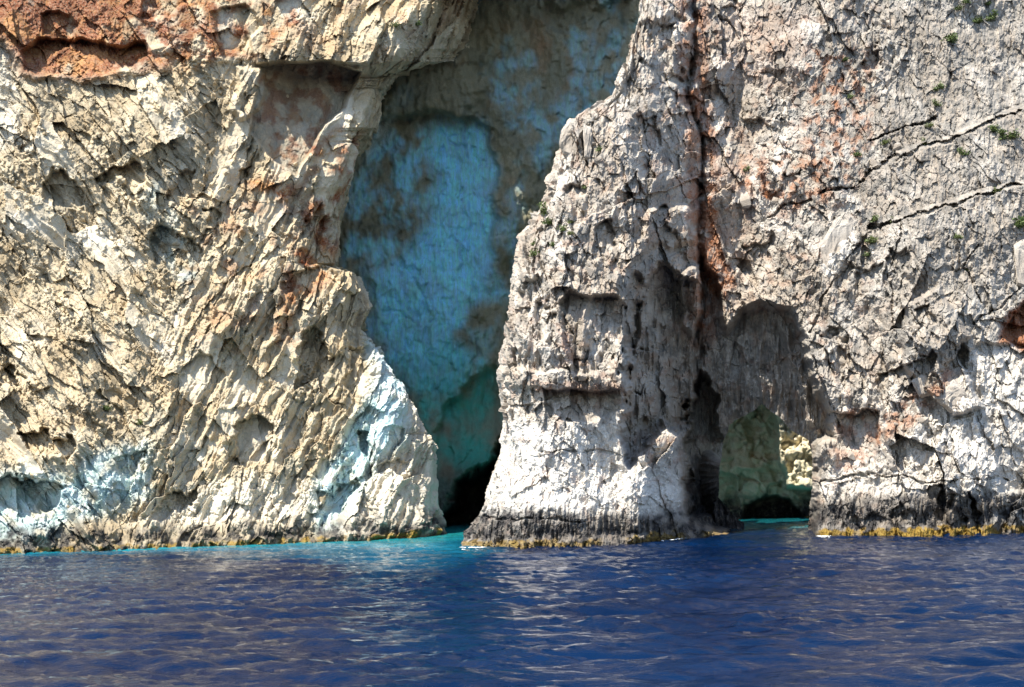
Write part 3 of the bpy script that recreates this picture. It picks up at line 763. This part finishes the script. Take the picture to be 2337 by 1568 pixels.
# ------------------------------------------------------------------ rock seen through the arch
def far_cliff():
    uu = np.arange(1480, 2080, 3.0).astype(F); vv = np.arange(700, 1260, 3.0).astype(F)
    U, V = np.meshgrid(uu, vv)
    wl = 1187 - (U - 1760) * F(.026)
    Y = water_dist(U, wl) + F(.10) * (wl - V) / F(20)
    f = Field(U, V, .8, 301)
    base = unproject(U, V, Y)
    D = np.zeros_like(U)
    D -= 7.5 * f.mask([(1300, 500), (1776, 500), (1772, 950), (1782, 1060), (1800, 1110), (1900, 1120), (2200, 1120), (2200, 1300), (1300, 1300)], 10)
    D += 11 * f.mask([(1300, 500), (1786, 500), (1772, 820), (1772, 890), (1300, 890)], 30)  # hidden overhang added to shade the left part
    D -= 8 * f.mask([(1690, 1215), (1700, 1150), (1740, 1135), (1800, 1140), (1830, 1175), (1832, 1215)], 12)
    D += F(1.2) * fbm(U / F(70), V / F(90), 4, 303)
    wu = U + 12 * noise(U / F(30), V / F(30), 305)
    for sx, a, t, sd in ((60, .7, 1.0, 306), (24, .4, .6, 307), (11, .22, .35, 308)):
        b, _, _ = blocks(wu, V, sx, sx * 1.3, 10, a, t, .1, sd)
        D += b * (.9 + .3 * sstep(1765, 1790, U))
    D += bumps(U, V, 9, 11, 0, .4, 309) * sstep(1765, 1790, U)
    co = displace(base, D, np.zeros_like(U))
    k = lambda sc, sd: fbm(U / F(sc), V / F(sc), 4, sd)
    z = np.zeros_like(U)
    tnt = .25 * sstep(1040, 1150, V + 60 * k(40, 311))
    drk = 1.0 * sstep(1118, 1158, V + 30 * k(30, 313))  # black shade along the foot, painted into the colour
    alg = sstep(1179, 1184, V + .026 * (U - 1760) + 4 * k(20, 314)) * sstep(1795, 1805, U)
    gry = .4 * sstep(-.2, .3, k(50, 315))
    at = {'stain_shade': np.clip(np.stack([z, .3 + z, drk], -1), 0, 1), 'stain_light': np.clip(np.stack([alg, tnt, gry], -1), 0, 1)}
    at['bounce_tone'] = np.stack([0 * U, 1 + 0 * U, 0 * U], -1)
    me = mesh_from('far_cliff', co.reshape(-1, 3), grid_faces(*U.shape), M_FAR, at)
    return link('far_cliff', me, kind='structure', label='greenish rock wall of the inlet seen through the arch')

# ------------------------------------------------------------------ sea
def sea():
    N = Nodes('sea_water')
    tc = N.n('ShaderNodeTexCoord').outputs['Object']
    sh, gr, _ = N.attr('depth')
    c = N.mix((.0001, .0070, .030), (.0002, .0110, .043), N.ramp(N.noise(tc, .05, 3), .4, .6))
    c = N.mix(c, (.006, .14, .22), sh)
    c = N.mix(c, (.018, .27, .26), gr)
    N.set(N.bsdf.inputs['Base Color'], c)
    N.set(N.bsdf.inputs['Roughness'], .02)
    N.set(N.bsdf.inputs['IOR'], 1.33)
    r1 = N.noise(N.mapping(tc, (.5, 1.6, 1)), 3.0, 4, .6, .4)
    r2 = N.noise(N.mapping(tc, (.5, 1.6, 1)), 8.0, 3, .6, .2)
    b = N.bump(r1, .6, .07)
    b = N.bump(r2, .5, .035, b)
    N.set(N.bsdf.inputs['Normal'], b)
    xin = np.arange(-44, 46, .26)
    g = 46 + np.cumsum(.3 * 1.16 ** np.arange(52))
    x = np.concatenate([-g[::-1] + 2, xin, g]).astype(F)
    yin = [19.0]
    while yin[-1] < 132: yin.append(yin[-1] + .105 + .0036 * (yin[-1] - 19))
    yin = np.array(yin)
    yo = 132 + np.cumsum(.5 * 1.17 ** np.arange(46)); yb = 19 - np.cumsum(.3 * 1.17 ** np.arange(48))
    y = np.concatenate([yb[::-1], yin, yo]).astype(F)
    X, Y = np.meshgrid(x, y)
    Z = np.zeros_like(X); DX = np.zeros_like(X); DY = np.zeros_like(X)
    rs = np.random.RandomState(5)
    far = np.exp(-((np.maximum(np.abs(X) - 60, 0) / 120) ** 2)) * np.exp(-((np.maximum(Y - 135, 0) / 60) ** 2)) * np.exp(-((np.maximum(10 - Y, 0) / 40) ** 2))
    gust = np.clip(1 + .55 * noise(X / F(17), Y / F(22), 401) + .5 * noise(X / F(6), Y / F(5), 402), .25, 2)
    for lam in np.geomspace(.30, 5.5, 70):
        a = .0118 * lam ** .55 * (.5 + 1.0 * rs.rand())
        th = math.radians(-94 + 27 * rs.randn())
        kx, ky = math.cos(th) * 2 * math.pi / lam, math.sin(th) * 2 * math.pi / lam
        ph = rs.rand() * 6.28
        p = (kx * X + ky * Y + ph + 1.3 * noise(X / F(4 * lam), Y / F(4 * lam), int(rs.randint(1e6)))).astype(F)
        amp = F(a * .78) * far * gust
        Z += amp * np.sin(p)
        DX -= F(.7 * math.cos(th)) * amp * np.cos(p); DY -= F(.7 * math.sin(th)) * amp * np.cos(p)
    calm = 1 - .55 * sstep(78, 112, Y)
    co = np.stack([X + DX * calm, Y + DY * calm, Z * calm], -1)
    # pale sand shows turquoise close under the left cliff and behind the arch
    shore = np.interp(X, [-60, -48, -32, -20, -8, -4, 0, 60], [102, 103, 106, 111, 116, 124, 126, 126])
    nz = fbm(X / F(9), Y / F(9), 3, 411)
    width = np.interp(X, [-48, -32, -18, -8, -3, 2], [10.0, 15.0, 34, 60, 60, 30])
    s = sstep(1.0, .05, (shore - Y) / width + .3 * nz) * sstep(5, -3, X - .10 * (Y - 90))
    s = np.maximum(s, .2 * sstep(108, 114, Y) * sstep(12, 16, X))
    grn = .75 * sstep(.45, -.1, (shore - Y) / width + .25 * nz) * sstep(2, -3, X)
    grn = np.maximum(grn, .30 * sstep(109, 116, Y) * sstep(12, 16, X))
    at = {'depth': np.clip(np.stack([s, grn, 0 * s], -1), 0, 1)}
    me = mesh_from('sea', co.reshape(-1, 3), grid_faces(*X.shape, flip=True), N.mat, at)
    return link('sea', me, kind='structure', label='dark blue rippled sea, turquoise under the tan cliff')

cliff_o, cliff_co, CU_, CV_ = left_cliff()
cave_wall()
head_o, head_co, HU, HV = headland()
far_cliff()
sea()

# ------------------------------------------------------------------ loose and embedded stones
def hull(pts):
    import bmesh
    bm = bmesh.new()
    for p in pts: bm.verts.new(p)
    r = bmesh.ops.convex_hull(bm, input=bm.verts)
    bmesh.ops.delete(bm, geom=[g for g in r['geom_interior'] if isinstance(g, bmesh.types.BMVert)], context='VERTS')
    return bm

def stone_mesh(seed, mat):
    rs = np.random.RandomState(seed)
    d = rs.randn(17, 3); d /= np.linalg.norm(d, axis=1, keepdims=True)
    d *= .82 + .3 * rs.rand(17, 1)
    bm = hull(d * np.array([1, .8, 1.15]))
    me = bpy.data.meshes.new('stone'); bm.to_mesh(me); bm.free()
    at = me.attributes.new('bounce_tone', 'FLOAT_COLOR', 'POINT')
    t = rs.rand()
    for d in at.data: d.color = (0, .2 + .7 * t, 0, 1)
    me.materials.append(mat)
    return me

def surface_at(co, U, V, u, v):
    k = np.argmin((U - u) ** 2 + (V - v) ** 2)
    return co.reshape(-1, 3)[k]

STONES = [stone_mesh(k, M_HEAD) for k in range(7)]
rs = np.random.RandomState(21)
zones = [([(1640, 60), (2000, 60), (2060, 330), (1900, 480), (1660, 460)], 60), ([(1200, 420), (1560, 120), (1570, 600), (1200, 640)], 45),
         ([(1860, 640), (2200, 620), (2180, 900), (1920, 900)], 26), ([(1900, 940), (2180, 900), (2080, 1020), (1920, 1060)], 18)]
for poly, n in zones:
    xs = [p[0] for p in poly]; ys = [p[1] for p in poly]
    done = 0
    while done < n:
        u = rs.uniform(min(xs), max(xs)); v = rs.uniform(min(ys), max(ys))
        if sdf(poly, np.array([u], F), np.array([v], F))[0] > 0: continue
        p = surface_at(head_co, HU, HV, u, v)
        o = link('stone', STONES[rs.randint(7)], head_o)
        r = .20 + .34 * rs.rand() ** 2
        o.location = (p[0], p[1] + r * .15, p[2])
        o.rotation_euler = (rs.uniform(-.5, .5), rs.uniform(0, 6.28), rs.uniform(-.5, .5))
        o.scale = (r * rs.uniform(.7, 1.1), r * .9, r * rs.uniform(.8, 1.6))
        done += 1

LSTONES = [stone_mesh(40 + k, M_LEFT) for k in range(5)]
for k in range(60):
    u, v = rs.uniform(20, 800), rs.uniform(200, 1180)
    p = surface_at(cliff_co, CU_, CV_, u, v)
    o = link('stone', LSTONES[k % 5], cliff_o)
    r = .18 + .32 * rs.rand() ** 2
    o.location = (p[0], p[1] + r * .2, p[2])
    o.rotation_euler = (rs.uniform(-.5, .5), rs.uniform(0, 6.28), rs.uniform(-.5, .5))
    o.scale = (r, r * .9, r * rs.uniform(.7, 1.3))

def slab(outline, bulge, seed, back=2.2, lift=-.05):
    """An angular block with the given outline (photograph positions), standing proud of the headland."""
    import bmesh
    c = np.mean(np.array(outline, float), axis=0)
    y0 = float(np.mean([surface_at(head_co, HU, HV, u, v)[1] for u, v in outline])) - lift
    rr = np.random.RandomState(seed)
    pts = []
    for (u, v) in outline:
        tilt = (v - c[1]) / 26 * .12
        for k, dy in ((.80, -bulge), (1.0, -bulge * .35), (1.03, bulge * .4), (.95, back)):
            uu, vv_ = c[0] + (u - c[0]) * k, c[1] + (v - c[1]) * k
            pts.append(unproject(np.array([uu]), np.array([vv_]), np.array([y0 + dy * (.8 + .4 * rr.rand()) - tilt]))[0])
    bm = hull(pts)
    bmesh.ops.triangulate(bm, faces=bm.faces[:])
    bmesh.ops.subdivide_edges(bm, edges=bm.edges[:], cuts=5, use_grid_fill=True)
    bmesh.ops.triangulate(bm, faces=bm.faces[:])
    bm.normal_update()
    co = np.array([v.co for v in bm.verts])
    nz = .34 * fbm(co[:, 0] / F(.7) + co[:, 1], co[:, 2] / F(.9) + co[:, 1], 4, seed, .6)
    for v, k in zip(bm.verts, nz): v.co += v.normal * float(k)
    org = Vector(co.mean(axis=0))
    for v in bm.verts: v.co -= org
    me = bpy.data.meshes.new('rock_block'); bm.to_mesh(me); bm.free()
    at = me.attributes.new('stain_shade', 'FLOAT_COLOR', 'POINT')
    for d in at.data: d.color = (0, .15, 0, 1)
    at = me.attributes.new('bounce_tone', 'FLOAT_COLOR', 'POINT')
    for d in at.data: d.color = (0, .4, 0, 1)
    me.materials.append(M_HEAD)
    o = link('rock_block', me, head_o)
    o.location = org
    return o
slab([(1282, 300), (1300, 272), (1326, 278), (1330, 330), (1318, 362), (1284, 352), (1278, 325)], .8, 1)
slab([(1332, 285), (1348, 290), (1352, 330), (1346, 368), (1334, 362)], .7, 2)
slab([(1872, 565), (1900, 510), (1928, 486), (1952, 505), (1952, 560), (1930, 608), (1898, 640), (1880, 622)], .5, 3)
slab([(2150, 925), (2135, 905), (2175, 868), (2195, 880), (2228, 935), (2180, 945)], .9, 4)
slab([(2312, 560), (2340, 545), (2362, 580), (2350, 665), (2318, 655)], .8, 6)
slab([(2080, 870), (2100, 850), (2130, 862), (2128, 900), (2098, 905)], .7, 10)

# ------------------------------------------------------------------ shrubs rooted in the cliff
def leaf_material():
    N = Nodes('shrub_leaf')
    oi = N.n('ShaderNodeObjectInfo').outputs['Random']
    tc = N.n('ShaderNodeTexCoord').outputs['Object']
    c = N.mix((.05, .09, .018), (.11, .14, .03), N.noise(tc, 3.0, 2))
    c = N.mix(c, (.13, .135, .035), N.ramp(oi, .3, 1.0, 0, .5))
    N.set(N.bsdf.inputs['Base Color'], c)
    N.set(N.bsdf.inputs['Roughness'], .6)
    return N.mat
M_LEAF = leaf_material()
def shrub_mesh(seed):
    rr = np.random.RandomState(seed)
    co = []; fa = []
    n = 260
    lobes = rr.randn(6, 3) * np.array([.38, .25, .26])
    for k in range(n):
        c = lobes[rr.randint(6)] + rr.randn(3) * .24
        c[2] = abs(c[2] + .25)
        a = rr.randn(3); a /= np.linalg.norm(a)
        b = np.cross(a, rr.randn(3)); b /= np.linalg.norm(b)
        L, w = rr.uniform(.14, .26), rr.uniform(.05, .10)
        i = len(co)
        co += [c - a * L, c + b * w, c + a * L, c - b * w]
        fa.append((i, i + 1, i + 2, i + 3))
    return mesh_from('shrub', np.array(co), np.array(fa), M_LEAF, None, False)
SHRUBS = [shrub_mesh(k) for k in range(5)]
shrub_list = [
 (2176, 90, .62, 'largest green shrub high on the grey rock, below two neighbouring tufts'),
 (2231, 49, .42, 'round green tuft high on the right, left of a twin tuft'),
 (2264, 41, .45, 'green tuft high on the right, right one of a pair'),
 (2187, 22, .32, 'small dull tuft above the largest high shrub'),
 (2204, 6, .30, 'small tuft at the top edge, left of the top right corner'),
 (2252, 9, .30, 'small dark tuft at the top edge, rightmost there'),
 (2142, 202, .38, 'dark tuft on grey rock midway between the high shrub and the upper bedding joint'),
 (2134, 238, .34, 'dark tuft just above the left end of the upper bedding joint'),
 (1942, 222, .28, 'tiny dark tuft in rusty rubble left of the grey beds'),
 (1929, 136, .24, 'tiny tuft high in the brown rubble, right of the pink rock'),
 (1951, 354, .34, 'olive tuft in brown rubble below the short dark joint'),
 (2019, 325, .32, 'low yellow green tuft between the two upper joints'),
 (2109, 327, .40, 'moss green tuft growing out of the upper bedding joint'),
 (2120, 287, .28, 'tiny tuft between the short joint and the upper bedding joint'),
 (2267, 296, .40, 'green tuft left of the widest shrub under the upper joint'),
 (2285, 305, .36, 'middle tuft of three under the upper joint near the right edge'),
 (2305, 312, .58, 'widest green shrub under the upper joint near the right edge'),
 (2195, 351, .38, 'yellow green tuft on pale rock between the two long joints'),
 (2269, 437, .44, 'flat green tuft in the lower bedding joint near the right edge'),
 (2326, 512, .66, 'big bright green shrub cut by the right edge of the picture'),
 (1995, 549, .46, 'dark green tuft beside the upper right side of the white slab'),
 (1996, 501, .36, 'pale yellow tuft above the dark tuft near the white slab'),
 (2034, 506, .28, 'small tuft at the left end of the lower bedding joint'),
 (2187, 541, .26, 'tiny tuft on grey rock under the lower bedding joint'),
 (1979, 582, .30, 'small dark tuft close to the right corner of the white slab'),
 (2208, 616, .30, 'dull green tuft low on the grey bed right of centre'),
 (1705, 388, .28, 'tiny tuft above the white plate right of the rusty cleft'),
 (1237, 483, .60, 'tallest dark shrub on the left edge of the pillar'),
 (1252, 508, .38, 'flat green tuft just below the tallest pillar shrub'),
 (1285, 524, .36, 'green tuft right of the flat tuft on the pillar shoulder'),
 (1297, 534, .24, 'tiny yellow tuft at the right end of the pillar shoulder row'),
 (1302, 507, .24, 'tiny tuft highest in the pillar shoulder row'),
 (1216, 553, .26, 'upper small tuft on the pale bulge below the pillar shoulder'),
 (1217, 577, .34, 'lower olive tuft on the pale bulge below the pillar shoulder'),
 (1262, 559, .26, 'small tuft right of the two on the pale pillar bulge'),
 (1268, 322, .28, 'small tuft at the pillar edge left of the cracked white block'),
 (1369, 344, .28, 'small yellow green tuft right of the cracked white block'),
 (1336, 428, .28, 'small tuft in the joint below the cracked white block'),
 (900, 59, .40, 'left yellow tuft on the sunlit brow above the cave'),
 (954, 57, .34, 'right yellow tuft on the sunlit brow above the cave'),
 (240, 932, .40, 'dark round tuft low on the tan cliff'),
 (321, 965, .34, 'flat olive tuft low on the tan cliff, right of the dark round one'),
]
for k, (u, v, size, lab) in enumerate(shrub_list):
    p = surface_at(head_co, HU, HV, u, v) if u > 1100 else surface_at(cliff_co, CU_, CV_, u, v)
    o = link('shrub', SHRUBS[k % 5], label=lab, category='shrub', group='shrubs rooted in the cliffs')
    size *= 1.55
    o.location = (p[0] * (1 - .45 * size / p[1]), p[1] - size * .45, p[2] - size * .35)
    o.rotation_euler = (.25, 0, random.uniform(0, 6.28))
    o.scale = (size, size, size * random.uniform(.75, 1.1))

# ------------------------------------------------------------------ broken foam along the foot of the rocks
def sea_foam():
    N = Nodes('foam')
    N.set(N.bsdf.inputs['Base Color'], (.75, .78, .78)); N.set(N.bsdf.inputs['Roughness'], .8)
    rr = np.random.RandomState(31)
    co = []; fa = []
    for a, b, n in ((1862, 1905, 26), (2070, 2130, 30), (2215, 2260, 22), (1045, 1120, 12), (1500, 1590, 14), (2280, 2336, 12)):
        for k in range(n):
            u = rr.uniform(a, b)
            v = np.interp(u, [1035, 1300, 1440, 1600, 1845, 1900, 2100, 2336], [1250, 1248, 1240, 1223, 1223, 1224, 1220, 1212])
            y = water_dist(u, v) - abs(rr.randn()) * .9 - .9
            x = (u - CU) / FPX * y
            r = rr.uniform(.05, .22); ang = np.sort(rr.rand(7)) * 6.283
            i = len(co)
            for t in ang:
                q = r * rr.uniform(.6, 1.2)
                co.append((x + 1.9 * q * math.cos(t), y + q * math.sin(t), .06 + .03 * rr.rand()))
            co.append((x, y, .13))
            fa += [(i + j, i + (j + 1) % 7, i + 7) for j in range(7)]
    me = mesh_from('sea_foam', np.array(co), np.array(fa), N.mat)
    link('sea_foam', me, kind='stuff', label='flecks of white foam along the foot of the pale headland', category='foam')
sea_foam()
